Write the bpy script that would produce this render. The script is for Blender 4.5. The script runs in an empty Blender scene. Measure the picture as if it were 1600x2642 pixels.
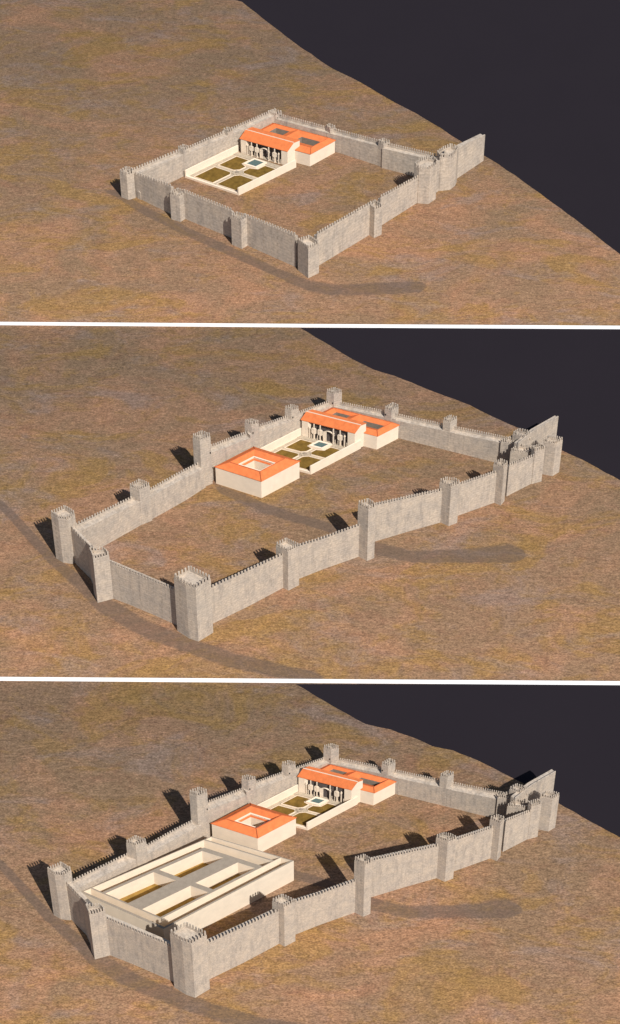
import bpy, math, random
from mathutils import Vector, Matrix
random.seed(7)
# ------------------------------------------------------------------ survey of the site (one flat plain seen by one camera)
F, CX, CY, V, D = 5500.0, 800.0, 1321.0, 5500.0, 366.0
L_ = math.hypot(V, F)
PITCH = math.atan(F / V)
def un(x, y, h=0.0):
    a = x - CX; q = y - CY
    b = F * (V - q) / L_; c = (q * V + F * F) / L_; t = (D - h) / c
    return Vector((a * t, b * t))
def pr(p, h):
    g = h - D
    cy = (p[1] * F + g * V) / L_; cz = (-p[1] * V + g * F) / L_
    return (CX + F * p[0] / -cz, CY + F * cy / cz)
def hy(p, ty):
    q = ty - CY
    return D - p[1] * (F * F + q * V) / (F * (V - q))
def hline(p, line):
    """height at which a point above p meets a surveyed skyline"""
    lo, hi = 0.0, 60.0
    def yl(x):
        if len(line) == 1: return line[0][1]
        for i in range(len(line) - 1):
            if x <= line[i + 1][0] or i == len(line) - 2:
                (x0, y0), (x1, y1) = line[i], line[i + 1]
                return y0 + (y1 - y0) * (x - x0) / (x1 - x0)
    for _ in range(40):
        m = (lo + hi) / 2; x, y = pr(p, m)
        if y > yl(x): lo = m
        else: hi = m
    return (lo + hi) / 2
def mpp(p):
    return (pr(p, 0)[1], 1.0 / (pr((p[0] + 1, p[1]), 0)[0] - pr(p, 0)[0]))

# ------------------------------------------------------------------ materials
def new_mat(name):
    m = bpy.data.materials.new(name); m.use_nodes = True
    nt = m.node_tree; b = nt.nodes['Principled BSDF']
    b.inputs['Roughness'].default_value = 0.95
    b.inputs['Specular IOR Level'].default_value = 0.08
    return m, nt, b
def coords(nt, scale, kind='Object'):
    if kind == 'World':
        g = nt.nodes.new('ShaderNodeNewGeometry'); out = g.outputs['Position']
    else:
        g = nt.nodes.new('ShaderNodeTexCoord'); out = g.outputs['Object']
    mp = nt.nodes.new('ShaderNodeMapping'); mp.inputs['Scale'].default_value = scale
    nt.links.new(out, mp.inputs['Vector']); return mp.outputs['Vector']
def noise(nt, vec, sc, det=3, rough=0.55, dist=0.0):
    n = nt.nodes.new('ShaderNodeTexNoise'); nt.links.new(vec, n.inputs['Vector'])
    n.inputs['Scale'].default_value = sc; n.inputs['Detail'].default_value = det
    n.inputs['Roughness'].default_value = rough; n.inputs['Distortion'].default_value = dist
    return n.outputs['Fac']
def ramp(nt, fac, stops):
    r = nt.nodes.new('ShaderNodeValToRGB'); e = r.color_ramp.elements
    while len(e) < len(stops): e.new(0.5)
    for i, (p, c) in enumerate(stops):
        e[i].position = p; e[i].color = (c[0], c[1], c[2], 1) if not isinstance(c, (int, float)) else (c, c, c, 1)
    nt.links.new(fac, r.inputs['Fac']); return r.outputs['Color']
def mix(nt, fac, a, b, mode='MIX'):
    m = nt.nodes.new('ShaderNodeMix'); m.data_type = 'RGBA'; m.blend_type = mode
    for s, v in ((m.inputs['Factor'], fac), (m.inputs['A'], a), (m.inputs['B'], b)):
        if isinstance(v, (int, float)): s.default_value = v
        elif isinstance(v, tuple): s.default_value = (v[0], v[1], v[2], 1)
        else: nt.links.new(v, s)
    return m.outputs['Result']
def plain(name, col, var=0.12, sc=1.2, fine=9.0):
    m, nt, b = new_mat(name); v = coords(nt, (1, 1, 1), 'World')
    c = mix(nt, 1.0, col, ramp(nt, noise(nt, v, sc, 4), [(0.3, 1 - var), (0.7, 1 + var * 0.4)]), 'MULTIPLY')
    c = mix(nt, 1.0, c, ramp(nt, noise(nt, v, fine, 2, 0.7), [(0.3, 1 - var * 0.7), (0.7, 1.0)]), 'MULTIPLY')
    nt.links.new(c, b.inputs['Base Color']); return m

def ground_material(name='dry_earth', track=False):
    m, nt, b = new_mat(name)
    def off(scale, d):
        a = nt.nodes.new('ShaderNodeVectorMath'); a.operation = 'ADD'; a.inputs[1].default_value = (d, d * .4, 0)
        nt.links.new(coords(nt, scale, 'World'), a.inputs[0]); return a.outputs[0]
    c = (0.232, 0.154, 0.096)
    def layer(c, scale, d, sc, lo, hi, amt, col, dist=0.8, det=5):
        return mix(nt, ramp(nt, noise(nt, off(scale, d), sc, det, 0.62, dist), [(lo, 0.0), (hi, amt)]), c, col)
    c = layer(c, (.7, 1, 1), 0, 0.022, 0.40, 0.62, 0.50, (0.196, 0.140, 0.084))
    c = layer(c, (.75, 1.1, 1), 31, 0.050, 0.47, 0.66, 0.80, (0.325, 0.182, 0.106))
    c = layer(c, (.7, 1.1, 1), 77, 0.13, 0.52, 0.68, 0.45, (0.300, 0.182, 0.116))
    c = layer(c, (.65, 1.25, 1), 140, 0.060, 0.52, 0.61, 0.54, (0.262, 0.163, 0.048), 1.0, 4)
    c = layer(c, (.7, 1.3, 1), 190, 0.15, 0.55, 0.64, 0.42, (0.248, 0.156, 0.052), .6, 4)
    c = layer(c, (.6, 1.2, 1), 260, 0.085, 0.54, 0.66, 0.48, (0.222, 0.176, 0.156))
    c = layer(c, (.7, 1.2, 1), 333, 0.18, 0.54, 0.70, 0.40, (0.205, 0.112, 0.072))
    vs = coords(nt, (0.42, 1.0, 1), 'World')
    c = mix(nt, 1.0, c, ramp(nt, noise(nt, vs, 0.55, 3, 0.7), [(0.35, 0.88), (0.65, 1.12)]), 'MULTIPLY')
    c = mix(nt, 1.0, c, ramp(nt, noise(nt, vs, 1.8, 3, 0.8), [(0.37, 0.72), (0.63, 1.28)]), 'MULTIPLY')
    c = mix(nt, 1.0, c, ramp(nt, noise(nt, vs, 5.0, 2, 0.7), [(0.37, 0.68), (0.63, 1.32)]), 'MULTIPLY')
    # distance gradient in earth colour: paler and warmer before each fortress, darker behind it
    gg = nt.nodes.new('ShaderNodeNewGeometry'); sp = nt.nodes.new('ShaderNodeSeparateXYZ'); nt.links.new(gg.outputs['Position'], sp.inputs[0])
    ya, yb = un(800, 2700)[1], un(800, -100)[1]
    mr = nt.nodes.new('ShaderNodeMapRange'); mr.inputs['From Min'].default_value = ya; mr.inputs['From Max'].default_value = yb; nt.links.new(sp.outputs['Y'], mr.inputs['Value'])
    f = lambda y: (un(800, y)[1] - ya) / (yb - ya)
    A_, B_, C_ = (0.75, 0.74, 0.755), (0.99, 0.935, 0.91), (1.22, 1.10, 1.04)
    belts = ramp(nt, mr.outputs[0], [(f(2600), C_), (f(2150), B_), (f(1850), A_), (f(1765), A_), (f(1750), C_), (f(1300), B_), (f(960), A_), (f(850), A_), (f(836), C_), (f(520), B_), (f(150), A_)])
    c = mix(nt, 1.0, c, belts, 'MULTIPLY')
    if track:   # trodden soil: greyer and darker in the middle, fading out unevenly to its sides
        at = nt.nodes.new('ShaderNodeAttribute'); at.attribute_name = 'worn'
        ns = nt.nodes.new('ShaderNodeMath'); ns.operation = 'MULTIPLY_ADD'; ns.inputs[1].default_value = 0.9; ns.inputs[2].default_value = -0.45
        nt.links.new(noise(nt, vs, 0.35, 4, 0.7), ns.inputs[0])
        ad = nt.nodes.new('ShaderNodeMath'); ad.operation = 'ADD'; nt.links.new(at.outputs['Fac'], ad.inputs[0]); nt.links.new(ns.outputs[0], ad.inputs[1])
        w = ramp(nt, ad.outputs[0], [(0.12, 0.0), (0.52, 1.0)])
        c = mix(nt, w, c, mix(nt, 1.0, mix(nt, 0.45, c, (0.20, 0.152, 0.118)), (0.74, 0.735, 0.76), 'MULTIPLY'))
    nt.links.new(c, b.inputs['Base Color'])
    bp = nt.nodes.new('ShaderNodeBump'); bp.inputs['Strength'].default_value = 0.2; bp.inputs['Distance'].default_value = 0.4
    nt.links.new(noise(nt, vs, 0.9, 3, 0.7), bp.inputs['Height']); nt.links.new(bp.outputs[0], b.inputs['Normal'])
    return m
def stone_material(name, unit):
    m, nt, b = new_mat(name)
    v = coords(nt, (1 / unit, 1 / unit, 1 / unit), 'World')
    vv = coords(nt, (1 / unit, 1 / unit, 0.16 / unit), 'World')
    vh = coords(nt, (0.6 / unit, 0.6 / unit, 1.0 / unit), 'World')
    base = (0.49, 0.422, 0.350)
    c = mix(nt, ramp(nt, noise(nt, v, 0.35, 4, 0.6), [(0.38, 0.0), (0.66, 1.0)]), base, (0.585, 0.49, 0.388))
    c = mix(nt, ramp(nt, noise(nt, vv, 0.9, 4, 0.65), [(0.50, 0.0), (0.72, 0.6)]), c, (0.30, 0.265, 0.235))   # rain streaks
    c = mix(nt, 1.0, c, ramp(nt, noise(nt, vh, 2.6, 3, 0.75), [(0.30, 0.76), (0.66, 1.14)]), 'MULTIPLY')
    # stone courses
    g = nt.nodes.new('ShaderNodeNewGeometry'); sp = nt.nodes.new('ShaderNodeSeparateXYZ'); nt.links.new(g.outputs['Position'], sp.inputs[0])
    ad = nt.nodes.new('ShaderNodeMath'); ad.operation = 'ADD'; nt.links.new(sp.outputs['X'], ad.inputs[0]); nt.links.new(sp.outputs['Y'], ad.inputs[1])
    cb = nt.nodes.new('ShaderNodeCombineXYZ'); nt.links.new(ad.outputs[0], cb.inputs['X']); nt.links.new(sp.outputs['Z'], cb.inputs['Y'])
    br = nt.nodes.new('ShaderNodeTexBrick'); nt.links.new(cb.outputs[0], br.inputs['Vector'])
    br.inputs['Scale'].default_value = 1.0; br.inputs['Brick Width'].default_value = 1.5 * unit; br.inputs['Row Height'].default_value = 0.75 * unit
    br.inputs['Mortar Size'].default_value = 0.05 * unit; br.inputs['Color1'].default_value = (1, 1, 1, 1); br.inputs['Color2'].default_value = (0.86, 0.86, 0.87, 1); br.inputs['Mortar'].default_value = (0.66, 0.64, 0.62, 1)
    c = mix(nt, 0.5, c, br.outputs['Color'], 'MULTIPLY')
    nt.links.new(c, b.inputs['Base Color']); return m
M = {}
M['ground'] = ground_material(); M['track'] = ground_material('trodden_earth', True)
M['stone1'] = stone_material('castle_stone_coarse', 1.5)
M['stone2'] = stone_material('castle_stone', 1.0)
M['stone3'] = stone_material('castle_stone_fine', 0.72)
M['plaster'] = plain('cream_plaster', (0.86, 0.735, 0.580), 0.07, 0.5, 5.0)
M['plaster_trim'] = plain('pale_plaster_trim', (0.88, 0.74, 0.58), 0.05)
M['tile'] = plain('terracotta_tile', (0.76, 0.212, 0.072), 0.16, 1.0, 6.0)
M['ridge'] = plain('ridge_tile', (0.50, 0.13, 0.05), 0.2, 1.0, 6.0)
M['slab'] = plain('grey_roof_slab', (0.33, 0.275, 0.215), 0.12, 1.0, 4.0)
M['paving'] = plain('garden_paving', (0.50, 0.42, 0.315), 0.2, 1.5, 8.0)
M['lawn'] = plain('dry_lawn', (0.215, 0.130, 0.030), 0.35, 0.8, 6.0)
M['earth_floor'] = plain('earth_floor', (0.38, 0.23, 0.062), 0.3, 0.8, 6.0)
M['dark'] = plain('dark_timber', (0.04, 0.032, 0.028), 0.2)
M['white'] = plain('white_limestone', (0.93, 0.93, 0.92), 0.01)
M['porch'] = plain('porch_shaded_plaster', (0.13, 0.108, 0.10), 0.2)  # cream plaster painted dark, the porch's shade put into its colour
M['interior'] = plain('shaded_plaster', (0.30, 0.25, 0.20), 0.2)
def water_material(name, c1, c2, rough, spec):
    m, nt, b = new_mat(name); v = coords(nt, (1, 1, 1), 'World')
    c = mix(nt, noise(nt, v, 0.05, 3), c1, c2); nt.links.new(c, b.inputs['Base Color'])
    b.inputs['Roughness'].default_value = rough; b.inputs['Specular IOR Level'].default_value = spec; return m
M['sea'] = water_material('dark_water', (0.0185, 0.0155, 0.0200), (0.0210, 0.0175, 0.0222), 0.9, 0.05)
M['pool'] = water_material('pool_water', (0.085, 0.135, 0.13), (0.10, 0.155, 0.145), 0.5, 0.3)

# ------------------------------------------------------------------ mesh helpers
COL = bpy.context.scene.collection
class MB:
    def __init__(s): s.v = []; s.f = []; s.m = []
    def face(s, pts, mi=0):
        i = len(s.v); s.v += [tuple(p) for p in pts]; s.f.append(tuple(range(i, i + len(pts)))); s.m.append(mi)
    def prism(s, poly, z0, z1, mi=0, top=None, bottom=False, cap=True):
        """poly: plan points (anticlockwise); z0, z1: numbers or per-point lists"""
        n = len(poly); a = z0 if isinstance(z0, (list, tuple)) else [z0] * n; b = z1 if isinstance(z1, (list, tuple)) else [z1] * n
        area = sum(poly[i][0] * poly[(i + 1) % n][1] - poly[(i + 1) % n][0] * poly[i][1] for i in range(n))
        idx = list(range(n))
        if area < 0: idx.reverse()
        base = len(s.v)
        s.v += [(poly[i][0], poly[i][1], a[i]) for i in idx] + [(poly[i][0], poly[i][1], b[i]) for i in idx]
        for k in range(n):
            k2 = (k + 1) % n
            s.f.append((base + k, base + k2, base + n + k2, base + n + k)); s.m.append(mi)
        if cap: s.f.append(tuple(base + n + k for k in range(n))); s.m.append(mi if top is None else top)
        if bottom: s.f.append(tuple(base + k for k in reversed(range(n)))); s.m.append(mi)
    def box(s, c, d, w, t, z0, z1, mi=0):
        """upright block centred on c, w along unit direction d, t across"""
        n = Vector((-d[1], d[0])); c = Vector(c[:2]); d = Vector(d)
        s.prism([c - d * w / 2 - n * t / 2, c + d * w / 2 - n * t / 2, c + d * w / 2 + n * t / 2, c - d * w / 2 + n * t / 2], z0, z1, mi, bottom=True)
    def build(s, name, mats, parent=None, origin=(0, 0, 0), props=None):
        o3 = Vector((origin[0], origin[1], origin[2] if len(origin) > 2 else 0))
        me = bpy.data.meshes.new(name)
        me.from_pydata([tuple(Vector(p) - o3) for p in s.v], [], s.f); me.validate()
        for mt in (mats if isinstance(mats, (list, tuple)) else [mats]): me.materials.append(mt)
        if len(me.polygons) == len(s.m):
            for p, mi in zip(me.polygons, s.m): p.material_index = mi
        o = bpy.data.objects.new(name, me); COL.objects.link(o)
        if parent is not None: o.parent = parent
        else: o.location = o3
        for k, v in (props or {}).items(): o[k] = v
        return o
def thing(name, label, cat, loc, group=None):
    o = bpy.data.objects.new(name, None); COL.objects.link(o); o.location = (loc[0], loc[1], 0)
    o.empty_display_size = 1; o['kind'] = 'thing'; o['label'] = ' '.join(label.split()).rstrip(','); o['category'] = cat
    if group: o['group'] = group
    return o
def lerp(a, b, t): return a + (b - a) * t
def line_hit(p, d, q, e):
    den = d[0] * e[1] - d[1] * e[0]
    t = ((q[0] - p[0]) * e[1] - (q[1] - p[1]) * e[0]) / den
    return p + d * t
def inset(poly, w):
    """poly anticlockwise, inset by w towards the inside (miter joints)"""
    n = len(poly); out = []
    for i in range(n):
        a, b, c = poly[i - 1], poly[i], poly[(i + 1) % n]
        d1 = (b - a).normalized(); d2 = (c - b).normalized()
        n1 = Vector((-d1[1], d1[0])); n2 = Vector((-d2[1], d2[0]))
        if abs(d1[0] * d2[1] - d1[1] * d2[0]) < 1e-3: out.append(b + n1 * w)
        else: out.append(line_hit(a + n1 * w, d1, b + n2 * w, d2))
    return out
def ccw(poly):
    a = sum(poly[i][0] * poly[(i + 1) % len(poly)][1] - poly[(i + 1) % len(poly)][0] * poly[i][1] for i in range(len(poly)))
    return list(poly) if a > 0 else list(reversed(poly))
def ring(mb, outer, inner, z0, z1, mi=0):
    n = len(outer)
    for i in range(n):
        j = (i + 1) % n
        mb.face([(*outer[i], z0), (*outer[j], z0), (*outer[j], z1), (*outer[i], z1)], mi)
        mb.face([(*inner[j], z0), (*inner[i], z0), (*inner[i], z1), (*inner[j], z1)], mi)
        mb.face([(*outer[i], z1), (*outer[j], z1), (*inner[j], z1), (*inner[i], z1)], mi)
def jit(a): return random.uniform(-a, a)
def merlons(mb, a, b, pitch, wdt, thick, z0a, z0b, hm, inward):
    """row of merlons from plan point a to b; inward = unit vector to the inner side"""
    ln = (b - a).length; n = max(2, round(ln / pitch)); d = (b - a).normalized(); step = ln / n
    for i in range(n):
        f = (i + 0.5) / n; c = lerp(a, b, f) + inward * thick / 2; z = z0a + (z0b - z0a) * f
        w = step * wdt
        t = [c - d * w / 2 - inward * thick / 2, c + d * w / 2 - inward * thick / 2, c + d * w / 2 + inward * thick / 2, c - d * w / 2 + inward * thick / 2]
        k = hm * (1 + jit(0.07)); m = [lerp(q, c, 0.22) for q in t]
        t = ccw(t); m = ccw(m)
        mb.prism(t, z - 0.02, z + k * 0.78, cap=False)
        for q in range(4):
            r = (q + 1) % 4
            mb.face([(*t[q], z + k * .78), (*t[r], z + k * .78), (*m[r], z + k), (*m[q], z + k)])
        mb.face([(*p, z + k) for p in m])

def pxs(p):   # spacing of merlons wanted, in photograph pixels, turned into metres
    y, mp = mpp(p); return mp

def make_tower(fort, tops, ri, base, label, door=None, sp=6.6, group=None, inner_floor=True, mh=0.052):
    S = fort['stone']; T = fort['map']
    g = un(*T(*base)); h = hy(g, T(*tops[ri])[1])
    poly = ccw([un(*T(*t), h) for t in tops])
    o = sum(poly, Vector((0, 0))) / len(poly)
    e = thing('fortress_tower', label, 'tower', o, group or fort['tgroup'])
    u = pxs(o); hm = h * 0.042 + u * 5.0; par = u * 6.0; tw = u * 2.4
    hp = h - hm; hf = hp - par
    b = MB(); b.prism(poly, 0, hf)
    b.build('shaft', S, e, o)
    b = MB(); inn = inset(poly, tw)
    ring(b, poly, inn, hf, hp)
    n = len(poly)
    for i in range(n):
        a, c = poly[i], poly[(i + 1) % n]; d = (c - a).normalized(); nn = Vector((-d[1], d[0]))
        if (c - a).length < u * 4: continue
        merlons(b, a, c, u * sp, 0.52, tw * 0.98, hp, hp, hm, nn)
    b.build('battlement', S, e, o)
    if door:
        q = un(*T(*door[0]), door[2] * h)
        # doorway set against the face of the shaft nearest the surveyed spot
        best = None
        for i in range(n):
            a, c = poly[i], poly[(i + 1) % n]; d = (c - a).normalized(); nn = Vector((-d[1], d[0]))
            t = max(u * 3, min((c - a).length - u * 3, (q - a).dot(d))); f = a + d * t
            if (f - q).length < (best[0] if best else 1e9) and nn[1] > -0.2 + 0 * i or best is None:
                best = ((f - q).length, f, d, nn)
        _, f, d, nn = best
        b = MB(); w = u * door[1]; zc = door[2] * h; hh = u * door[1] * 2.0
        b.box(f - nn * 0.02, d, w, 0.12, zc - hh / 2, zc + hh / 2)
        b.build('door', M['dark'], e, o)
    return h, poly

def make_wall(fort, base, top, inner, label, sp=7.2, th=None, bat=True, ext=(10, 10), group=None, door=None):
    S = fort['stone']; T = fort['map']
    pts = [un(*T(*b)) for b in base]; top = [T(*t) for t in top]
    n = len(pts); u0 = pxs(lerp(pts[0], pts[-1], .5))
    e0 = (pts[0] - pts[1]).normalized() * u0 * ext[0]; e1 = (pts[-1] - pts[-2]).normalized() * u0 * ext[1]
    pts[0] = pts[0] + e0; pts[-1] = pts[-1] + e1
    # outward normal: the visible face looks at the camera; 'inner' walls show their inner face
    nrm = []
    for i in range(n):
        a = pts[max(0, i - 1)]; c = pts[min(n - 1, i + 1)]; d = (c - a).normalized(); nn = Vector((-d[1], d[0]))
        if nn.dot(-pts[i]) < 0: nn = -nn
        nrm.append(nn)                     # towards the camera
    h0 = hline(pts[n // 2], top)
    t = h0 * (th or (0.15 if inner else 0.10))
    back = [p - q * t for p, q in zip(pts, nrm)]
    outer, inn, si = (back, pts, -1) if inner else (pts, back, 1)
    hs = [hline(p, top) for p in outer]
    mid = lerp(pts[0], pts[-1], 0.5); u = pxs(mid)
    hm = (sum(hs) / n) * 0.048 + u * 3.8; par = u * 5.0; tw = min(t * 0.4, u * 2.4)
    if not bat: hm = 0; 
    hp = [h - hm for h in hs]; hf = [h - par for h in hp]
    o = mid
    e = thing('fortress_wall', label, 'wall', o, group or fort['wgroup'])
    b = MB()
    for i in range(n - 1):
        quad = [outer[i], outer[i + 1], inn[i + 1], inn[i]]
        b.prism(quad, 0, [hf[i], hf[i + 1], hf[i + 1], hf[i]])
    b.build('curtain', S, e, o)
    b = MB()
    par_in = [p + (q - p).normalized() * tw for p, q in zip(outer, inn)]
    for i in range(n - 1):
        quad = [outer[i], outer[i + 1], par_in[i + 1], par_in[i]]
        b.prism(quad, [hf[i] - .01, hf[i + 1] - .01, hf[i + 1] - .01, hf[i] - .01], [hp[i], hp[i + 1], hp[i + 1], hp[i]])
        if bat:
            iw = (par_in[i] - outer[i]).normalized()
            merlons(b, outer[i], outer[i + 1], u * sp / max(0.45, abs((outer[i + 1] - outer[i]).normalized()[0])) * 1.0, 0.52, tw * 0.97, hp[i], hp[i + 1], hm, iw)
    b.build('battlement' if bat else 'parapet', S, e, o)
    if door:
        b = MB(); q = un(*T(*door[0])); d = (pts[1] - pts[0]).normalized(); nn = nrm[0]; w = u * door[1]; h = u * door[2]
        f = pts[0] + d * (q - pts[0]).dot(d)
        arch = [(-w / 2, 0), (w / 2, 0)] + [(w / 2 * math.cos(a * math.pi / 8), h * 0.72 + w / 2 * math.sin(a * math.pi / 8)) for a in range(9)]
        pp = [(*(f + nn * 0.15 + d * x), z) for x, z in arch]; pq = [(*(f - nn * 0.1 + d * x), z) for x, z in arch]
        b.face(pp)
        for i in range(len(pp)): j = (i + 1) % len(pp); b.face([pq[i], pq[j], pp[j], pp[i]])
        b.build('door', fort['stone_dark'], e, o)
    return e

# ------------------------------------------------------------------ roofs with courts
def pt(q, s, t):   # bilinear in a plan quad q = [p00, p10, p11, p01]
    return lerp(lerp(q[0], q[1], s), lerp(q[3], q[2], s), t)
def court_building(name, label, cat, q, hw, hr, hi, wing, cells, over=0.02, court_walls=True, group=None, trim=True, low=None):
    """q: plan quad; wing: ridge inset (s,t); cells: list of ridge rectangles (s0,t0,s1,t1) with inner eave rect"""
    o = pt(q, .5, .5); e = thing(name, label, cat, o, group)
    b = MB(); n = 4
    loop = ccw(q)
    for i in range(4):
        a, c = loop[i], loop[(i + 1) % 4]
        b.face([(*a, 0), (*c, 0), (*c, hw), (*a, hw)])
    b.build('wall', M['plaster'], e, o)
    r = MB(); ws, wt, ws2, wt2 = wing
    E = [pt(q, -over, -over), pt(q, 1 + over, -over), pt(q, 1 + over, 1 + over), pt(q, -over, 1 + over)]
    Rg = [pt(q, ws, wt), pt(q, ws2, wt), pt(q, ws2, wt2), pt(q, ws, wt2)]
    he = hw - (hr - hw) * over / wt
    for i in range(4):
        j = (i + 1) % 4
        r.face([(*E[i], he), (*E[j], he), (*Rg[j], hr), (*Rg[i], hr)])
        r.face([(*E[i], he - .12), (*E[j], he - .12), (*E[j], he), (*E[i], he)])
        r.face([(*E[i], he - .12), (*E[j], he - .12), (*q[j], he - .13), (*q[i], he - .13)])
    tr = MB(); cw = MB(); fl = MB(); lw = MB()
    for (s0, t0, s1, t1), (a0, b0, a1, b1) in cells:
        R4 = [pt(q, s0, t0), pt(q, s1, t0), pt(q, s1, t1), pt(q, s0, t1)]
        I4 = [pt(q, a0, b0), pt(q, a1, b0), pt(q, a1, b1), pt(q, a0, b1)]
        for i in range(4):
            j = (i + 1) % 4
            r.face([(*R4[i], hr), (*R4[j], hr), (*I4[j], hi), (*I4[i], hi)])
        if low:
            z1, z2, k = low
            J4 = [lerp(I4[i], (I4[0] + I4[1] + I4[2] + I4[3]) / 4, k) for i in range(4)]
            for i in range(4):
                j = (i + 1) % 4
                lw.face([(*I4[i], z1), (*I4[j], z1), (*J4[j], z2), (*J4[i], z2)])
                cw.face([(*I4[i], z1), (*I4[j], z1), (*I4[j], hi), (*I4[i], hi)])
                cw.face([(*J4[i], 0.02), (*J4[j], 0.02), (*J4[j], z2 - 0.02), (*J4[i], z2 - 0.02)])
            fl.face([(*p, 0.03) for p in J4])
        else:
            for i in range(4):
                j = (i + 1) % 4
                cw.face([(*I4[i], 0.02), (*I4[j], 0.02), (*I4[j], hi), (*I4[i], hi)])
            fl.face([(*p, 0.03) for p in I4])
        if trim:
            I5 = ccw(I4); u = 0.13 * (hw / 5.5); out = inset(I5, -u)
            ring(tr, out, inset(I5, u), hi - 0.02, hi + 0.12 * (hw / 5.5))
    r.build('roof', M['tile'], e, o)
    rt = MB(); k = hw * 0.022
    segs = [(Rg[i], hr, Rg[(i + 1) % 4], hr) for i in range(4)] + [(E[i], he, Rg[i], hr) for i in range(4)]
    if len(cells) == 2: c0 = cells[0][0]; segs.append((pt(q, c0[2], c0[1]), hr, pt(q, c0[2], c0[3]), hr))
    for a, za, c, zc in segs:
        d = (c - a).normalized(); nn = Vector((-d[1], d[0])) * k
        p4 = [(*(a - nn), za), (*(c - nn), zc), (*(c + nn), zc), (*(a + nn), za)]; t4 = [(*a, za + k * 1.2), (*c, zc + k * 1.2)]
        rt.face([p4[0], p4[1], t4[1], t4[0]]); rt.face([p4[2], p4[3], t4[0], t4[1]])
    rt.build('ridge_tiles', M['ridge'], e, o)
    if tr.v: tr.build('roof_trim', M['plaster_trim'], e, o)
    if lw.v: lw.build('porch_roof', M['tile'], e, o)
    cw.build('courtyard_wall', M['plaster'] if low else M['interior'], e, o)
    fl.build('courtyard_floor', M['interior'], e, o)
    return e, o

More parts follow.
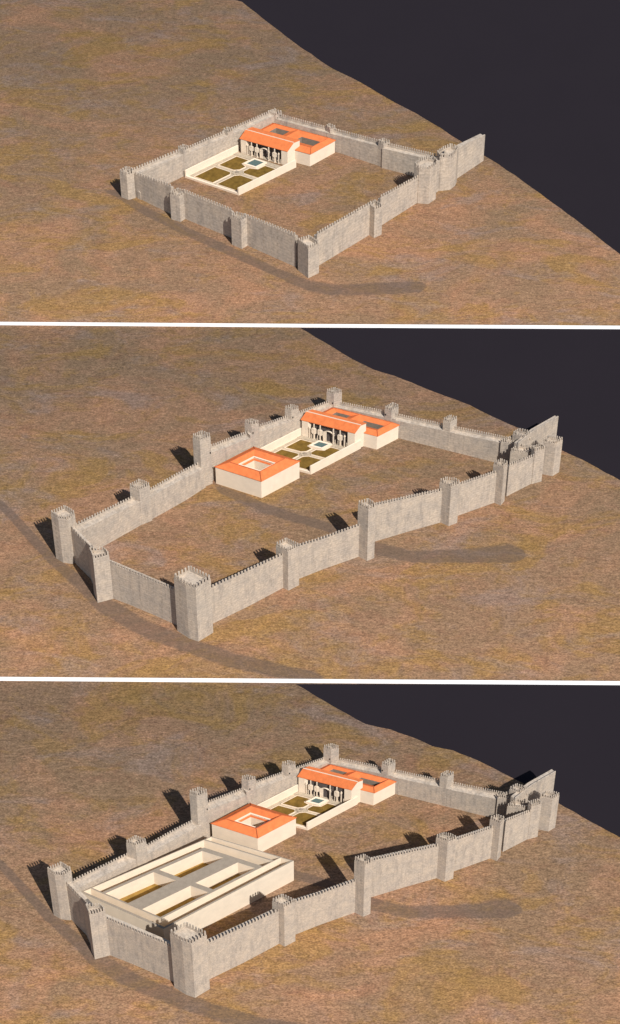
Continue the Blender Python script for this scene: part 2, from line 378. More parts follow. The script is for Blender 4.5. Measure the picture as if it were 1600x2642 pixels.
def hall(fort, A, B, C, yB, yM, yC, label, ridge_f=0.5):
    T = fort['map']; A, B, C = [un(*T(*p)) for p in (A, B, C)]
    dep = C - B; Dd = A + dep
    hB = hy(B, T(0, yB)[1]); Mm = B + dep * ridge_f; hM = hy(Mm, T(0, yM)[1]); hC = hy(C, T(0, yC)[1])
    hC = min(hC, hM - 0.02 * hM)
    ax = (B - A).normalized(); Lg = (B - A).length; dn = dep.normalized(); Ld = dep.length
    o = (A + C) / 2; e = thing('palace_hall', label, 'hall', o, 'pillared halls with a porch')
    P = lambda f, g: A + (B - A) * f + dep * g
    rec = 0.30
    w = MB()
    def wallf(p, q, z): w.face([(*p, 0), (*q, 0), (*q, z), (*p, z)])
    for f in (0, 1):   # gable ends, thick
        pa, pm, pc = P(f, 0), P(f, ridge_f), P(f, 1)
        w.face([(*pa, 0), (*pm, 0), (*pm, hM - .05), (*pa, hB - .05)]); w.face([(*pm, 0), (*pc, 0), (*pc, hC - .05), (*pm, hM - .05)])
    wallf(P(1, 1), P(0, 1), hC - .05)
    w.build('wall', M['plaster'], e, o)
    for f0, f1 in ((0.004, 0.115), (0.868, 0.996)):
        p = MB(); p.prism([P(f0, 0.004), P(f1, 0.004), P(f1, rec), P(f0, rec)], 0, hB - 0.06); p.build('corner_pier', M['plaster'], e, o)
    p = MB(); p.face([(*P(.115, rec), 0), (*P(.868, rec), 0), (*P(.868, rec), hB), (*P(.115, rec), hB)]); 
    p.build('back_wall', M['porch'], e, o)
    p = MB(); p.face([(*P(.115, 0), .05), (*P(.868, 0), .05), (*P(.868, rec), .05), (*P(.115, rec), .05)])
    p.build('porch_floor', M['paving'], e, o)
    # columns and pierced panels of the porch
    cw = Lg * 0.018
    for f, kind in ((0.150, 0), (0.235, 1), (0.352, 1), (0.603, 2), (0.730, 1), (0.815, 0)):
        c = MB(); q = P(f, -0.01)
        c.box(q, ax, cw, cw, 0, hB * (0.93 if kind else 0.72)); c.box(q, ax, cw * 1.5, cw * 1.5, 0, hB * 0.05)
        c.box(q, ax, cw * 1.6, cw * 1.6, hB * .62, hB * .67)
        c.build('column', M['plaster'], e, o)
        if kind == 1:
            c = MB(); hw2 = Lg * 0.044; k = hw2 * 0.35
            zs, ze = hB * 0.36, hB * 0.70; zk = (ze - zs) * 0.16
            pts = [(-hw2 + k, zs), (hw2 - k, zs), (hw2, zs + zk), (hw2, ze - zk), (hw2 - k, ze), (-hw2 + k, ze), (-hw2, ze - zk), (-hw2, zs + zk)]
            q2 = P(f, -0.03); nn = -dn * 0.04
            fr = [(*(q2 + nn + ax * x), z) for x, z in pts]; bk = [(*(q2 - nn * 2 + ax * x), z) for x, z in pts]
            c.face(fr); c.face(bk[::-1])
            for i in range(8): j = (i + 1) % 8; c.face([bk[i], bk[j], fr[j], fr[i]])
            c.build('pierced_panel', M['plaster'], e, o)
    # great central arch
    c = MB(); fa, fb = 0.395, 0.603; R = (fb - fa) * Lg / 2; mid = (fa + fb) / 2; z0 = hB * 0.50
    for i in range(12):
        a0, a1 = math.pi * i / 12, math.pi * (i + 1) / 12
        for (ra, rb) in ((R, R * 0.84),):
            def pp(a, r): return P(mid, 0.04) - ax * (r * math.cos(a)), z0 + r * 0.82 * math.sin(a)
            q = [pp(a0, ra), pp(a1, ra), pp(a1, rb), pp(a0, rb)]
            f1 = [(*(v - dn * .1), z) for v, z in q]; f2 = [(*(v + dn * .15), z) for v, z in q]
            c.face(f1); c.face(f2[::-1]); c.face([f1[0], f1[1], f2[1], f2[0]]); c.face([f1[3], f1[2], f2[2], f2[3]])
    c.build('arch', M['plaster'], e, o)
    # sunlit spandrel wall beside the arch
    c = MB(); c.prism([P(.385, .06), P(.455, .06), P(.455, .075), P(.385, .075)], 0.0, hB * .60); c.build('screen_wall', M['plaster'], e, o)
    for i in range(14):   # low balustrade posts
        f = 0.13 + i * 0.0555
        if 0.44 < f < 0.60: continue
        c = MB(); c.box(P(f, 0.02), ax, cw * .55, cw * .55, 0, hB * .30); c.build('baluster', M['plaster'], e, o)
    # roof
    r = MB(); ov = 0.018; ok = 0.02
    def rp(f, g, z): return (*P(f, g), z)
    sl = (hM - hB) / ridge_f
    zf = hB - sl * ov
    a0, a1 = -ok, 1 + ok * .3
    top = [rp(a0, -ov, zf), rp(a1, -ov, zf), rp(a1, ridge_f, hM), rp(a0, ridge_f, hM)]
    top2 = [rp(a0, ridge_f, hM), rp(a1, ridge_f, hM), rp(a1, 1 + ov, hC), rp(a0, 1 + ov, hC)]
    thk = 0.03 * hB
    for T4 in (top, top2):
        low = [(x, y, z - thk) for x, y, z in T4]
        r.face(T4); r.face(low[::-1])
        for i in range(4): j = (i + 1) % 4; r.face([low[i], low[j], T4[j], T4[i]])
    r.build('roof', M['tile'], e, o)
    r = MB(); d = Lg * 0.004
    r.prism([P(a0, ridge_f) - dn * d, P(a1, ridge_f) - dn * d, P(a1, ridge_f) + dn * d, P(a0, ridge_f) + dn * d], hM - thk, hM + thk * .9)
    r.build('ridge_trim', M['plaster_trim'], e, o)
    return A, B, C, Dd, hB, hM, hC

def garden(fort, G0, G1, G3, ytop, label):
    T = fort['map']; g0, g1, g3 = [un(*T(*p)) for p in (G0, G1, G3)]
    X, Y = g1 - g0, g3 - g0
    P = lambda s, t: g0 + X * s + Y * t
    o = P(.5, .5); e = thing('walled_garden', label, 'garden', o, 'walled gardens before a hall')
    hw = hy(g1, T(0, ytop)[1]); th = 0.022
    for s0, s1, t0, t1 in ((1.0, 1.0 + th, 0.0, 1.12), (-th, 0.0, 0.0, 1.02)):
        b = MB(); b.prism([P(s0, t0), P(s1, t0), P(s1, t1), P(s0, t1)], 0, hw); b.build('garden_wall', M['plaster'], e, o)
    b = MB(); b.prism([P(0, 0), P(1, 0), P(1, .028), P(0, .028)], 0, hw * .26); b.build('kerb', M['plaster_trim'], e, o)
    b = MB(); b.prism([P(0, .028), P(1, .028), P(1, 1.0), P(0, 1.0)], 0, hw * .10); b.build('path', M['paving'], e, o)
    b = MB(); b.prism([P(0, .915), P(1, .915), P(1, 1.0), P(0, 1.0)], hw * .1, hw * .17); b.build('terrace', M['paving'], e, o)
    bz = hw * .10
    beds = [[(.10, .065), (.455, .065), (.455, .40), (.40, .455), (.10, .455)],
            [(.10, .53), (.40, .53), (.455, .585), (.455, .70), (.34, .74), (.34, .88), (.10, .88)],
            [(.535, .585), (.59, .53), (.93, .53), (.93, .88), (.655, .88), (.655, .74), (.535, .70)],
            [(.535, .065), (.93, .065), (.93, .455), (.59, .455), (.535, .40)]]
    for q in beds:
        b = MB(); pl = ccw([P(*v) for v in q]); b.prism(pl, bz, bz + hw * .05); 
        b.build('flower_bed', M['lawn'], e, o)
        b = MB(); ring(b, inset(pl, -0.006 * X.length), inset(pl, 0.001), bz, bz + hw * .11); b.build('bed_edging', M['plaster_trim'], e, o)
    # star fountain
    b = MB(); r = .085; pts = []
    for i in range(16):
        a = i * math.pi / 8; k = r if i % 2 == 0 else r * .72
        pts.append(P(.497 + k * math.cos(a), .492 + k * math.sin(a) * .85))
    pl = ccw(pts); b.prism(pl, bz, bz + hw * .12)
    b.build('fountain', M['paving'], e, o)
    b = MB(); b.prism([P(.497 + .03 * math.cos(i * math.pi / 4), .492 + .026 * math.sin(i * math.pi / 4)) for i in range(8)], bz + hw * .12, bz + hw * .2)
    b.build('fountain_bowl', M['slab'], e, o)
    # raised pool
    s0, s1, t0, t1 = .375, .62, .735, .955; hp = hw * .34
    rim = [P(s0, t0), P(s1, t0), P(s1, t1), P(s0, t1)]; rim = ccw(rim); k = 0.030 * X.length; iw = inset(rim, k)
    b = MB(); ring(b, rim, iw, bz, hp); pool = b.build('pool', M['plaster_trim'], e, o)
    b = MB(); b.face([(*p, hp * .9) for p in iw]); b.build('pool_water', M['pool'], pool, o)
    return P, hw

def rear(fort, A, B, R1, R2, yw, xb, label, cells, hfac=1.15):
    T = fort['map']; r1, r2 = un(*T(*R1)), un(*T(*R2)); hw = hy(r1, T(0, yw)[1]); left = (A - B).normalized()
    lo, hi = 5.0, 300.0; xt = T(*xb)[0]; dep = r2 - r1; w = 0.07
    for _ in range(40):
        m = (lo + hi) / 2; p = r2 + left * (m * (1 - .06)) - dep * w
        if pr(p, hw * hfac)[0] > xt: lo = m
        else: hi = m
    q = [r1, r1 + left * lo, r2 + left * lo, r2]
    # s runs away from the near corner along the hall, t to the back
    e, o = court_building('courtyard_wing', label, 'building', q, hw, hw * hfac, hw * 1.0, (.075, .23, .94, .93), cells, over=0.012, group='tiled wings behind a hall', trim=False)
    return q, hw

# ------------------------------------------------------------------ setting: ground, water, strips
def G(x, y): return un(x, y)
def flat(name, polys, mat, z, extra=None):
    b = MB()
    for p in polys: b.face([(*v, z) for v in ccw(p)])
    return b.build(name, mat, None, (0, 0, 0), {'kind': 'structure'})
far = -2600
bpy.data.objects  # plain sheet to the horizon
flat('ground', [[G(-14000, far), G(15000, far), G(9500, 5000), G(-9000, 5000)]], M['ground'], 0.0)
coast1 = [(560, -14), (625, 5), (697, 62), (783, 127), (858, 177), (933, 214), (997, 252), (1073, 292), (1137, 330), (1190, 365), (1287, 424), (1394, 499), (1501, 579), (1600, 656), (1800, 800), (1870, 838)]
coast2 = [(774, 846), (858, 895), (912, 928), (965, 954), (1019, 970), (1126, 1013), (1212, 1045), (1265, 1072), (1340, 1105), (1394, 1137), (1448, 1161), (1501, 1185), (1600, 1239), (1800, 1350), (2300, 1640), (2500, 1756)]
coast3 = [(763, 1765), (858, 1821), (944, 1868), (1008, 1882), (1072, 1905), (1115, 1925), (1169, 1936), (1233, 1962), (1340, 2016), (1437, 2070), (1501, 2107), (1592, 2156), (1800, 2275), (2400, 2642), (2900, 2900)]
def rough(c, amp=1.4):
    out = []
    for (x0, y0), (x1, y1) in zip(c[:-1], c[1:]):
        n = max(1, int(math.hypot(x1 - x0, y1 - y0) / 22))
        for i in range(n):
            k = 1 if i else 0
            out.append((x0 + (x1 - x0) * i / n + jit(amp) * k, y0 + (y1 - y0) * i / n + jit(amp) * .6 * k))
    return out + [c[-1]]
def waterpoly(c, top, bottom):
    c = rough(c); ys = [p[1] for p in c]
    return [G(*p) for p in c] + [G(9000, c[-1][1]), G(9000, c[0][1])]
flat('water', [waterpoly([(300, -160)] + coast1, 0, 0), ], M['sea'], 0.012)
flat('water', [waterpoly(coast2, 0, 0)], M['sea'], 0.012)
flat('water', [waterpoly(coast3, 0, 0)], M['sea'], 0.012)
for nm, lab, c in (('divider_strip', 'long low white strip across brown land in front of the smallest fortress', [(-3000, 804, 811), (0, 831, 839), (800, 836.5, 845), (1600, 841, 849.5), (4600, 862, 872)]),
                   ('divider_strip', 'long low white strip across brown land behind the block-filled fortress', [(-3000, 1716, 1724), (0, 1747, 1756.5), (800, 1752.5, 1762.5), (1600, 1758, 1768), (4600, 1780, 1792)])):
    b = MB()
    up = [G(x, a) for x, a, _ in c]; dn = [G(x, d) for x, _, d in c]
    for i in range(len(c) - 1):
        b.prism([dn[i], dn[i + 1], up[i + 1], up[i]], 0, 0.10)
    b.build('divider_strip', M['white'], None, tuple((up[2] + dn[2]) / 2), {'kind': 'thing', 'label': lab, 'category': 'strip', 'group': 'white divider strips'})

def band(pts, z=0.02):
    """worn track: list of (x, y, half-width px)"""
    up, dn = [], []
    dense = []
    for (x0, y0, w0), (x1, y1, w1) in zip(pts[:-1], pts[1:]):
        for i in range(6): f = i / 6; dense.append((lerp(x0, x1, f), lerp(y0, y1, f), lerp(w0, w1, f)))
    dense.append(pts[-1])
    for i, (x, y, w) in enumerate(dense):
        a = dense[max(0, i - 1)]; c = dense[min(len(dense) - 1, i + 1)]
        dx, dy = c[0] - a[0], c[1] - a[1]; l = math.hypot(dx, dy); nx, ny = -dy / l, dx / l
        j = jit(0.5)
        w = w * 1.18; up.append(G(x - nx * (w + j), y - ny * (w + j))); dn.append(G(x + nx * (w + j), y + ny * (w + j)))
    b = MB()
    rows = [0, .25, .5, .75, 1]; worn = [0.0, .75, 1.0, .75, 0.0]; n = len(dense)
    for i in range(n):
        for r in rows: b.v.append((*lerp(dn[i], up[i], r), z))
    for i in range(n - 1):
        for r in range(4): b.f.append((i * 5 + r, i * 5 + 5 + r, i * 5 + 6 + r, i * 5 + 1 + r)); b.m.append(0)
    ob = b.build('path', M['track'], None, (0, 0, 0), {'kind': 'structure'})
    at = ob.data.attributes.new('worn', 'FLOAT', 'POINT')
    for i in range(n):
        e_ = min(1.0, i / 6, (n - 1 - i) / 4)
        for r in range(5): at.data[i * 5 + r].value = worn[r] * e_
    return ob
def m3(x, y): return (x - 8 - .0055 * (y - 1050), y + 920 - .0025 * (x - 130))
ident = lambda x, y: (x, y)
tracks = [[(252, 486, 5), (300, 499, 9), (375, 545, 11), (456, 585, 12), (536, 622, 12), (643, 670, 12), (700, 697, 12), (751, 719, 13), (800, 738, 14), (850, 747, 15), (907, 748, 16), (1014, 744, 17), (1080, 740, 16), (1104, 738, 6)]]
t2 = [[(547, 1246, 7), (574, 1265, 11), (628, 1287, 13), (681, 1310, 13), (735, 1329, 13), (788, 1343, 12), (850, 1362, 12), (905, 1386, 13), (940, 1405, 15), (977, 1417, 17), (1068, 1436, 17), (1175, 1435, 18), (1256, 1432, 21), (1315, 1428, 28), (1340, 1431, 18), (1363, 1435, 3)],
      [(-60, 1270, 10), (0, 1300, 11), (27, 1326, 12), (80, 1385, 13), (134, 1443, 14), (214, 1511, 18), (268, 1563, 24), (375, 1622, 22), (482, 1663, 22), (590, 1700, 21), (697, 1727, 20), (790, 1744, 17), (850, 1752, 6)]]
for t in tracks + t2: 
    band(t)
t3 = [[m3(x, y) + (w,) for x, y, w in t] for t in t2]
t3[1] = t3[1][:-2] + [(778, 2660, 20), (900, 2690, 20)]
for t in t3: band(t)

# ------------------------------------------------------------------ fortress one (smallest)
f1 = dict(stone=M['stone1'], stone_dark=M['stone1'], map=ident, tgroup='towers of the smallest fortress', wgroup='walls of the smallest fortress')
N1 = ' of the smallest fortress'
TW = [
 ([(308, 438), (326, 445), (345, 440), (342, 431), (325, 428)], 1, (335, 516), 'five-sided stone tower beside the small arched postern door' + N1, None),
 ([(438, 493.7), (462.3, 500.4), (478.4, 490), (458, 483)], 1, (466, 572.8), 'square tower nearest the postern, on the front wall' + N1, None),
 ([(596, 551), (621.8, 562), (638, 552.7), (611, 544.7)], 1, (623, 642.5), 'square front-wall tower next to the nearest corner tower' + N1, None),
 ([(768.5, 614.4), (795.3, 634.5), (823.4, 621), (798, 605)], 1, (799.3, 718), 'corner tower nearest the viewer, one side shaded,' + N1, None),
 ([(950.8, 524.5), (966.9, 535), (987, 526), (968, 514)], 1, (968, 614.4), 'slim square tower between nearest corner tower and gate tower' + N1, None),
 ([(1069.4, 419.4), (1082, 426), (1110, 428), (1129.4, 415), (1125, 405), (1104, 400), (1083, 408)], 2, (1107, 526.6), 'broad many-sided gate tower casting a toothed shadow inside the smallest fortress', None),
 ([(1127, 389), (1138, 399), (1166, 396), (1180, 385), (1184, 376), (1163.8, 369), (1145, 376)], 2, (1162.7, 490), 'broad many-sided gate tower joined to the spur wall' + N1, None),
 ([(976.4, 360), (990, 366), (1007, 360.5), (988.5, 355)], 1, (990, 433), 'low back-wall tower nearest the gate towers' + N1, None),
 ([(841.4, 321), (852, 328), (866.3, 323), (850, 317)], 1, (852, 388), 'low back-wall tower just behind the tiled wing' + N1, ((841, 342), 3, .5)),
 ([(690, 285.5), (711, 291), (728, 285.5), (708.7, 280)], 1, (711, 347), 'farthest corner tower, beyond the tiled roofs,' + N1, ((711, 300), 2.5, .72)),
 ([(575, 331), (588, 336), (601.7, 330), (588, 325.7)], 1, (590, 398), 'low side-wall tower right beside the hall roof' + N1, None),
 ([(458.3, 377), (473, 382), (487.8, 375.5), (473, 370.5)], 1, (476, 454), 'low side-wall tower beside the open end of the garden' + N1, None)]
for tops, ri, base, lab, door in TW: make_tower(f1, tops, ri, base, lab, door)
WL = [
 ([(352, 509), (438, 551)], [(347, 442.3), (440.9, 475.5)], False, 'front wall length pierced by an arched postern door' + N1, dict(door=((359, 514), 11, 27))),
 ([(483.8, 567.5), (592, 611.7)], [(479.7, 491), (609.8, 543.3)], False, 'middle length of the lit front wall, between two square towers,' + N1, {}),
 ([(639, 634), (755, 685.5)], [(639, 554), (771, 605)], False, 'front wall length ending at the nearest corner tower' + N1, {}),
 ([(824.8, 684), (950.8, 607.7)], [(822, 597), (950.8, 523)], False, 'sunlit wall length from nearest corner tower to slim tower' + N1, dict(sp=6.2)),
 ([(987, 580), (1076.8, 523.2)], [(968, 512.5), (1074, 455)], False, 'sunlit wall length from slim tower to gate tower' + N1, dict(sp=6.0)),
 ([(1112, 505), (1140, 488)], [(1120, 428), (1140, 400)], False, 'short wall length between the two broad gate towers' + N1, dict(sp=6.0)),
 ([(1178.8, 461), (1247.4, 415)], [(1183, 380.7), (1243, 351.7)], False, 'plain spur wall running from the gate tower towards the dark water, smallest fortress', dict(bat=False, th=.2, ext=(10, 0))),
 ([(994, 435.6), (1120, 468)], [(999, 367), (1128, 396.7)], True, 'back wall length ending at the gate towers, partly shadowed,' + N1, dict(sp=5.6)),
 ([(852, 388), (865.5, 391.4), (976.8, 427.6)], [(856, 328.4), (974, 359)], True, 'back wall length between the two low back towers' + N1, dict(sp=5.6)),
 ([(711, 347), (852, 388)], [(714, 290.8), (838.7, 324.3)], True, 'back wall length behind the tiled wing' + N1, dict(sp=5.6)),
 ([(590, 398), (711, 345)], [(601, 325.7), (690, 287)], True, 'side wall length behind the hall roof' + N1, dict(sp=5.4)),
 ([(476, 454), (590, 398)], [(487.8, 375.3), (575, 337.7)], True, 'side wall length along the garden' + N1, dict(sp=5.8)),
 ([(350, 508), (440.9, 471), (476, 454)], [(345.7, 431.6), (458.3, 384.7)], True, 'side wall length from the five-sided tower to first low tower' + N1, dict(sp=6.4))]
for base, top, inner, lab, kw in WL: make_wall(f1, base, top, inner, lab, **kw)
A, B, C, Dd, *_ = hall(f1, (622, 395), (742, 428), (773.5, 413), 390, 367.5, 359.5, 'gabled hall with orange roof and open porch inside the smallest fortress')
rear(f1, A, B, (799.8, 429.4), (864, 394), 396.7, (708.7, 315), 'orange roofed wing around two small courts behind the hall in the smallest fortress',
     [((.075, .23, .56, .93), (.12, .42, .42, .72)), ((.56, .23, .94, .93), (.655, .48, .87, .82))])
garden(f1, (480, 459), (613.5, 503.5), (613, 395), 484.5, 'walled garden of four beds with raised pool inside the smallest fortress')

# ------------------------------------------------------------------ fortresses two and three (one survey, the third set nearer the viewer)
def big_fort(mp, stone, N, tg, wg, third):
    f = dict(stone=stone, stone_dark=stone, map=mp, tgroup=tg, wgroup=wg)
    T = [
     ([(130.2, 1318), (149, 1329), (174, 1332), (192.4, 1317), (167, 1302)], 0, (149.5, 1441), 'tall blunt-fronted corner tower at the side farthest from the gate', None, 6.6),
     ([(230, 1411), (239.5, 1434), (281, 1423.5), (268, 1409.5)], 1, (256.4, 1555.6), 'square tower with one bright face, next to the blunt corner tower', None, 6.8),
     ([(448, 1480), (479, 1499), (504, 1507.5), (543.5, 1484), (490, 1458)], 2, (520.5, 1655.6), 'broadest tower, at the corner nearest the viewer', None, 9.2),
     ([(711.8, 1399.4), (743, 1415.5), (771.4, 1401), (737.9, 1386)], 1, (744.6, 1524), 'square tower next to the broadest corner tower on the sunlit wall', None, 7),
     ([(924, 1292), (951, 1305.6), (970, 1297.5), (949.6, 1283.6)], 1, (946.4, 1447.7), 'tallest slim tower with a dark side, mid sunlit wall', None, 6.4),
     ([(1134.8, 1235.4), (1164.8, 1248.3), (1187.3, 1239.7), (1175, 1232), (1152, 1229)], 1, (1156.9, 1357.6), 'dark-sided tower with rounded back beyond the tallest tower', None, 6.4),
     ([(1273.8, 1189), (1301, 1201), (1311, 1189), (1293, 1182)], 1, (1291.7, 1304.7), 'dark-sided square tower nearest the gate cluster', None, 6.2),
     ([(1372, 1150), (1381, 1158), (1407, 1151), (1397, 1142)], 1, (1376, 1249), 'small sunlit tower squeezed before the gate cluster', None, 6),
     ([(1402.5, 1131.5), (1435.4, 1138), (1453, 1127.6), (1418.5, 1120.3)], 1, (1424.4, 1228.6), 'end tower beside the dark water, outermost of the gate cluster', None, 6.2),
     ([(1323.6, 1112.3), (1354, 1123), (1370, 1111), (1340.5, 1103.4)], 1, (1352, 1205), 'gate cluster tower farthest back, behind the spur wall', None, 6),
     ([(1293, 1134), (1346, 1141), (1372, 1129), (1322, 1122)], 0, (1285.5, 1199), 'low wide inner gate block partly shadowed, behind the sunlit wall', None, 6),
     ([(1318, 1157), (1366, 1163), (1386, 1150), (1340, 1144)], 0, (1308, 1228), 'lowest inner gate block, just behind the sunlit wall top', None, 6),
     ([(1144, 1077.6), (1162, 1083), (1180, 1073.6), (1161.7, 1068.8)], 1, (1159, 1163), 'back-wall tower nearest the gate', None, 5.6),
     ([(993, 1048), (1010, 1053), (1029, 1043), (1013.5, 1037)], 1, (1010, 1126), 'back-wall tower just beyond the tiled wing', ((993, 1064), 2.6, .72), 5.6),
     ([(842.7, 1004), (862, 1010), (882.6, 1005.5), (863, 998)], 1, (861, 1087), 'farthest corner tower, behind the hall roof', ((860, 1038), 2.4, .6), 5.6),
     ([(735, 1047), (752, 1052), (771, 1047), (752, 1041.7)], 1, (754, 1132), 'side-wall tower beside the end of the hall roof', ((754, 1074), 2.6, .68), 5.6),
     ([(631, 1083), (649, 1089), (668.5, 1084.6), (647.6, 1079)], 1, (655, 1183), 'side-wall tower standing behind the courtyard house', ((652, 1115), 2.8, .7), 5.8),
     ([(496.6, 1119.4), (515, 1127), (543, 1117), (520, 1110)], 1, (524.5, 1258), 'tall side-wall tower with its dark shadow outside, near the courtyard house', ((540, 1160), 2.8, .62), 5.8),
     ([(333.7, 1248), (358.6, 1256), (386, 1245), (358.6, 1234)], 1, (370, 1354), 'side-wall tower nearest the blunt corner tower', None, 6.4)]
    for tops, ri, base, lab, door, sp in T: make_tower(f, tops, ri, base, lab + N, door, sp)
    W = [
     ([(193.4, 1452), (233.6, 1492.6), (250, 1530)], [(184, 1358), (235, 1411)], False, 'shaded wall length from blunt corner tower to bright-faced tower', dict(sp=6.4, bat=True)),
     ([(287, 1542), (341, 1563), (386, 1582), (456, 1613)], [(283, 1445), (448, 1515.5)], False, 'front wall length between bright-faced tower and broadest tower', dict(sp=7.6)),
     ([(551, 1608), (640, 1565), (727, 1518.7)], [(548.6, 1509), (721.8, 1430)], False, 'sunlit wall length from broadest tower to the next square tower', dict(sp=8.2)),
     ([(772.7, 1493), (833, 1469), (928, 1435.6)], [(774, 1403), (833, 1385), (929.6, 1350)], False, 'curving sunlit wall length ending at the tallest slim tower', dict(sp=7.6)),
     ([(975, 1395), (1055, 1371), (1133.3, 1349)], [(975, 1296), (1141, 1260)], False, 'sunlit wall length starting at the tallest slim tower', dict(sp=6.8)),
     ([(1181, 1330.8), (1271, 1298.7)], [(1192, 1243), (1277, 1215)], False, 'sunlit wall length before the tower nearest the gate', dict(sp=6)),
     ([(1314.5, 1277), (1375, 1246)], [(1314, 1197), (1379, 1172)], False, 'short sunlit wall length enclosing the gate cluster', dict(sp=5.6)),
     ([(1330, 1222), (1373, 1182), (1434, 1140)], [(1327, 1151.7), (1376, 1111), (1421, 1085.5)], False, 'plain spur wall rising above the gate cluster beside dark water', dict(bat=False, th=.12, ext=(0, 0))),
     ([(200, 1444), (272.8, 1406.4), (369, 1352)], [(197.7, 1347.5), (350.5, 1273.7)], True, 'side wall length starting at the blunt corner tower', dict(sp=6.2)),
     ([(369, 1352), (430, 1319), (479, 1291), (524, 1262)], [(388, 1257.6), (490, 1201), (512, 1191)], True, 'side wall length ending at the tall tower with outside shadow', dict(sp=5.6)),
     ([(547, 1241), (655, 1183)], [(545.7, 1146), (630, 1114)], True, 'side wall length directly behind the courtyard house', dict(sp=5.4)),
     ([(655, 1183), (754, 1132)], [(668.5, 1095), (734.7, 1072.5)], True, 'side wall length along the garden', dict(sp=5.2)),
     ([(754, 1132), (861, 1084)], [(771, 1060), (852.7, 1031)], True, 'side wall length behind the hall roof', dict(sp=5, bat=True)),
     ([(861, 1087), (1010, 1126)], [(871.4, 1033.6), (989.3, 1057.7)], True, 'back wall length behind the tiled wing', dict(sp=5.6)),
     ([(1010, 1126), (1160, 1163.5)], [(1016, 1064.5), (1140, 1091)], True, 'middle length of the back wall, beyond the open ground', dict(sp=5.6)),
     ([(1160, 1163.5), (1255.5, 1187.6), (1318, 1203)], [(1169.7, 1097.8), (1320, 1128)], True, 'back wall length ending at the gate cluster', dict(sp=5.6))]
    for base, top, inner, lab, kw in W: make_wall(f, base, top, inner, lab + N, **kw)
    A, B, C, Dd, *_ = hall(f, (779, 1127), (914.5, 1161.5), (943.4, 1149), 1117, 1096.5, 1089.6, 'gabled hall with orange roof and open porch' + N)
    rear(f, A, B, (972, 1160), (1027.4, 1131.5), 1124.8, (862, 1054), 'orange roofed wing around courts behind the hall' + N,
         [((.075, .23, .56, .93), (.12, .42, .42, .72)), ((.56, .23, .94, .93), (.655, .48, .87, .82))])
    garden(f, (660, 1186.5), (799.5, 1223.5), (776, 1127), 1202, 'walled garden of four beds with raised pool' + N)
    # courtyard house
    q0, q1, q3 = un(*mp(557.7, 1247.6)), un(*mp(675.2, 1285)), un(*mp(772.9, 1233.3))
    q = [q1, q3, q0 + q3 - q1, q0]; hw = hy(q1, mp(0, 1240.7)[1])
    court_building('courtyard_house', 'square house with orange hipped roof around one courtyard' + N, 'house', q, hw, hw * 1.2, hw * 1.0, (.17, .17, .83, .83),
                   [((.17, .17, .83, .83), (.29, .26, .68, .73))], over=0.012, group='courtyard houses before a garden', low=(hw * .92, hw * .84, .12))
    return f
N2 = ' of the half-empty fortress'
N3 = ' of the block-filled fortress'
big_fort(ident, M['stone2'], N2, 'towers of the half-empty fortress', 'walls of the half-empty fortress', False)
f3 = big_fort(m3, M['stone3'], N3, 'towers of the block-filled fortress', 'walls of the block-filled fortress', True)

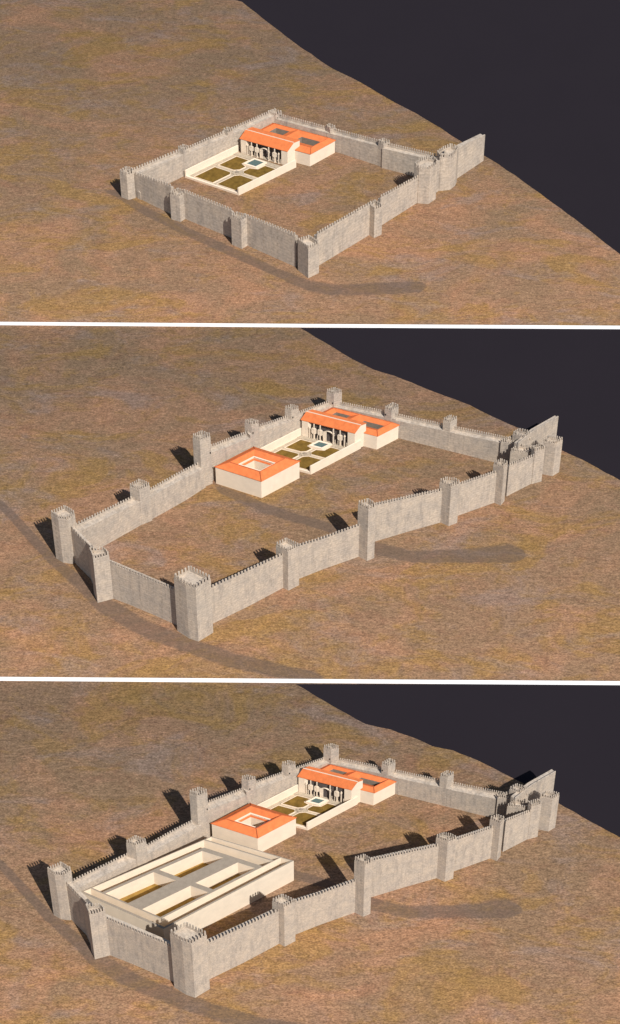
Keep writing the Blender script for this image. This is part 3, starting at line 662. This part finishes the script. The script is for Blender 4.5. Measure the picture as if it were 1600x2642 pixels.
# ------------------------------------------------------------------ the large roofless block in the third fortress
g = un(754, 2271.6); H = hy(g, 2220.6)
U = lambda x, y: un(x, y, H)
q = [U(422, 2397), U(758, 2220.6), U(546, 2157.6), U(207, 2302)]      # near corner, right corner, back corner, left corner
def st(p):
    s, t = .5, .5
    for _ in range(30):
        r = pt(q, s, t) - p; ds = (pt(q, s + 1e-4, t) - pt(q, s, t)) / 1e-4; dt = (pt(q, s, t + 1e-4) - pt(q, s, t)) / 1e-4
        det = ds[0] * dt[1] - ds[1] * dt[0]; s -= (r[0] * dt[1] - r[1] * dt[0]) / det; t -= (ds[0] * r[1] - ds[1] * r[0]) / det
    return s, t
o = pt(q, .5, .5)
e = thing('roofless_building', 'large pale roofless block with four sunken courts and grey wall tops beside the broadest tower', 'building', o)
S_ = lambda x, y: st(U(x, y))
if True:
    s_thinF = (S_(234, 2291)[0] + S_(416, 2368)[0]) / 2
    t_thinR = (S_(721.8, 2212)[1] + S_(500, 2327)[1]) / 2
    s_thinB = (S_(528.8, 2166.2)[0] + S_(697.7, 2218.8)[0]) / 2
    s_massB = (S_(524.8, 2187)[0] + S_(670.9, 2231.4)[0]) / 2
    t_massL = (S_(300, 2286)[1] + S_(524.8, 2187)[1]) / 2
    pits = [((410.8, 2244.8), (522, 2195), (577, 2214), (465.8, 2264)), ((506, 2278), (613, 2224.7), (656, 2239.4), (551.6, 2295.7)),
            ((277, 2303.6), (394.9, 2250), (453.9, 2271.5), (336, 2327.8)), ((374, 2342), (492.6, 2285), (536.8, 2302.4), (424, 2362))]
    PR = []
    for p4 in pits:
        ss = [S_(*p) for p in p4]
        PR.append((min((ss[0][0] + ss[3][0]) / 2, 9), (ss[1][0] + ss[2][0]) / 2, (ss[2][1] + ss[3][1]) / 2, (ss[0][1] + ss[1][1]) / 2))
    print('pits st', [[round(v, 3) for v in p] for p in PR], 'lines', s_thinF, t_thinR, s_thinB, s_massB, t_massL)
    k = 0.006
    zones = []   # (s0, s1, t0, t1, floor height, material)
    low = H * .12; corr = H * .30
    so, to = 0.020, 0.022            # outer wall thickness
    zones.append((so, s_thinF - k, to, 1 - .010, corr, 1))                     # front corridor
    zones.append((s_thinF + k, s_thinB - k, t_massL, 1 - .010, corr, 1))       # left corridor
    zones.append((s_massB, s_thinB - k, t_thinR + k, 1 - .010, corr, 1))       # back corridor
    zones.append((s_thinB + k, 1 - .008, t_thinR + k, 1 - .010, corr, 1))      # second back corridor
    zones.append((so, 1 - .008, to, t_thinR - k, corr, 1))                     # right corridor
    fl = H * .42
    for i, (s0, s1, t0, t1) in enumerate(PR):
        if i >= 2: s0 = s_thinF + k
        if i in (1, 3): t0 = max(t0, t_thinR + k)
        zones.append((s0, s1, t0, t1, fl, 2))
    ss = sorted({0.0, 1.0} | {round(z[i], 5) for z in zones for i in (0, 1)}); ts = sorted({0.0, 1.0} | {round(z[i], 5) for z in zones for i in (2, 3)})
    def cell(i, j):
        if i < 0 or j < 0 or i >= len(ss) - 1 or j >= len(ts) - 1: return (0, -1)
        s, t = (ss[i] + ss[i + 1]) / 2, (ts[j] + ts[j + 1]) / 2
        for z in zones:
            if z[0] < s < z[1] and z[2] < t < z[3]: return (z[4], z[5])
        return (H, 0)
    wl = MB(); tp = MB(); fc = MB()
    for i in range(len(ss) - 1):
        for j in range(len(ts) - 1):
            h, kind = cell(i, j); c4 = [pt(q, ss[i], ts[j]), pt(q, ss[i + 1], ts[j]), pt(q, ss[i + 1], ts[j + 1]), pt(q, ss[i], ts[j + 1])]
            if kind == 0: tp.face([(*p, h) for p in c4])
            elif kind == 1: fc.face([(*p, h) for p in c4])
            for (di, dj), (a, b_) in (((0, -1), (0, 1)), ((1, 0), (1, 2)), ((0, 1), (2, 3)), ((-1, 0), (3, 0))):
                h2, _k = cell(i + di, j + dj)
                if h2 < h - 1e-6: wl.face([(*c4[a], h2), (*c4[b_], h2), (*c4[b_], h), (*c4[a], h)])
    wl.build('wall', M['plaster'], e, o); tp.build('wall_top', M['slab'], e, o); fc.build('corridor_floor', M['slab'], e, o)
    for z in zones:
        if z[5] == 2:
            b = MB(); b.face([(*pt(q, z[0], z[2]), fl), (*pt(q, z[1], z[2]), fl), (*pt(q, z[1], z[3]), fl), (*pt(q, z[0], z[3]), fl)])
            b.build('courtyard_floor', M['earth_floor'], e, o)

# ------------------------------------------------------------------ camera, sun, sky
cam = bpy.data.cameras.new('camera'); co = bpy.data.objects.new('camera', cam); COL.objects.link(co)
co.location = (0, 0, D); co.rotation_euler = (math.pi / 2 - PITCH, 0, 0)
cam.sensor_fit = 'VERTICAL'; cam.sensor_height = 36; cam.lens = 36 * F / 2642.0
cam.clip_start = 1; cam.clip_end = 60000
bpy.context.scene.camera = co
AZ, EL = math.radians(-61), math.radians(49.5)      # direction towards the sun
sd = Vector((math.cos(EL) * math.cos(AZ), math.cos(EL) * math.sin(AZ), math.sin(EL)))
sl = bpy.data.lights.new('sun', 'SUN'); so_ = bpy.data.objects.new('sun', sl); COL.objects.link(so_)
sl.energy = 4.9; sl.angle = math.radians(0.5); sl.color = (1.0, 0.955, 0.90)
so_.rotation_euler = sd.to_track_quat('Z', 'Y').to_euler(); so_.location = sd * 300
w = bpy.data.worlds.new('World'); bpy.context.scene.world = w; w.use_nodes = True
nt = w.node_tree; sky = nt.nodes.new('ShaderNodeTexSky'); sky.sky_type = 'NISHITA'; sky.sun_disc = False
sky.sun_elevation = EL; sky.sun_rotation = math.pi / 2 - AZ
bg = nt.nodes['Background']; bg.inputs['Strength'].default_value = 0.07; nt.links.new(sky.outputs['Color'], bg.inputs['Color'])
sc = bpy.context.scene
sc.view_settings.view_transform = 'Standard'; sc.view_settings.look = 'None'; sc.view_settings.exposure = 0; sc.view_settings.gamma = 1
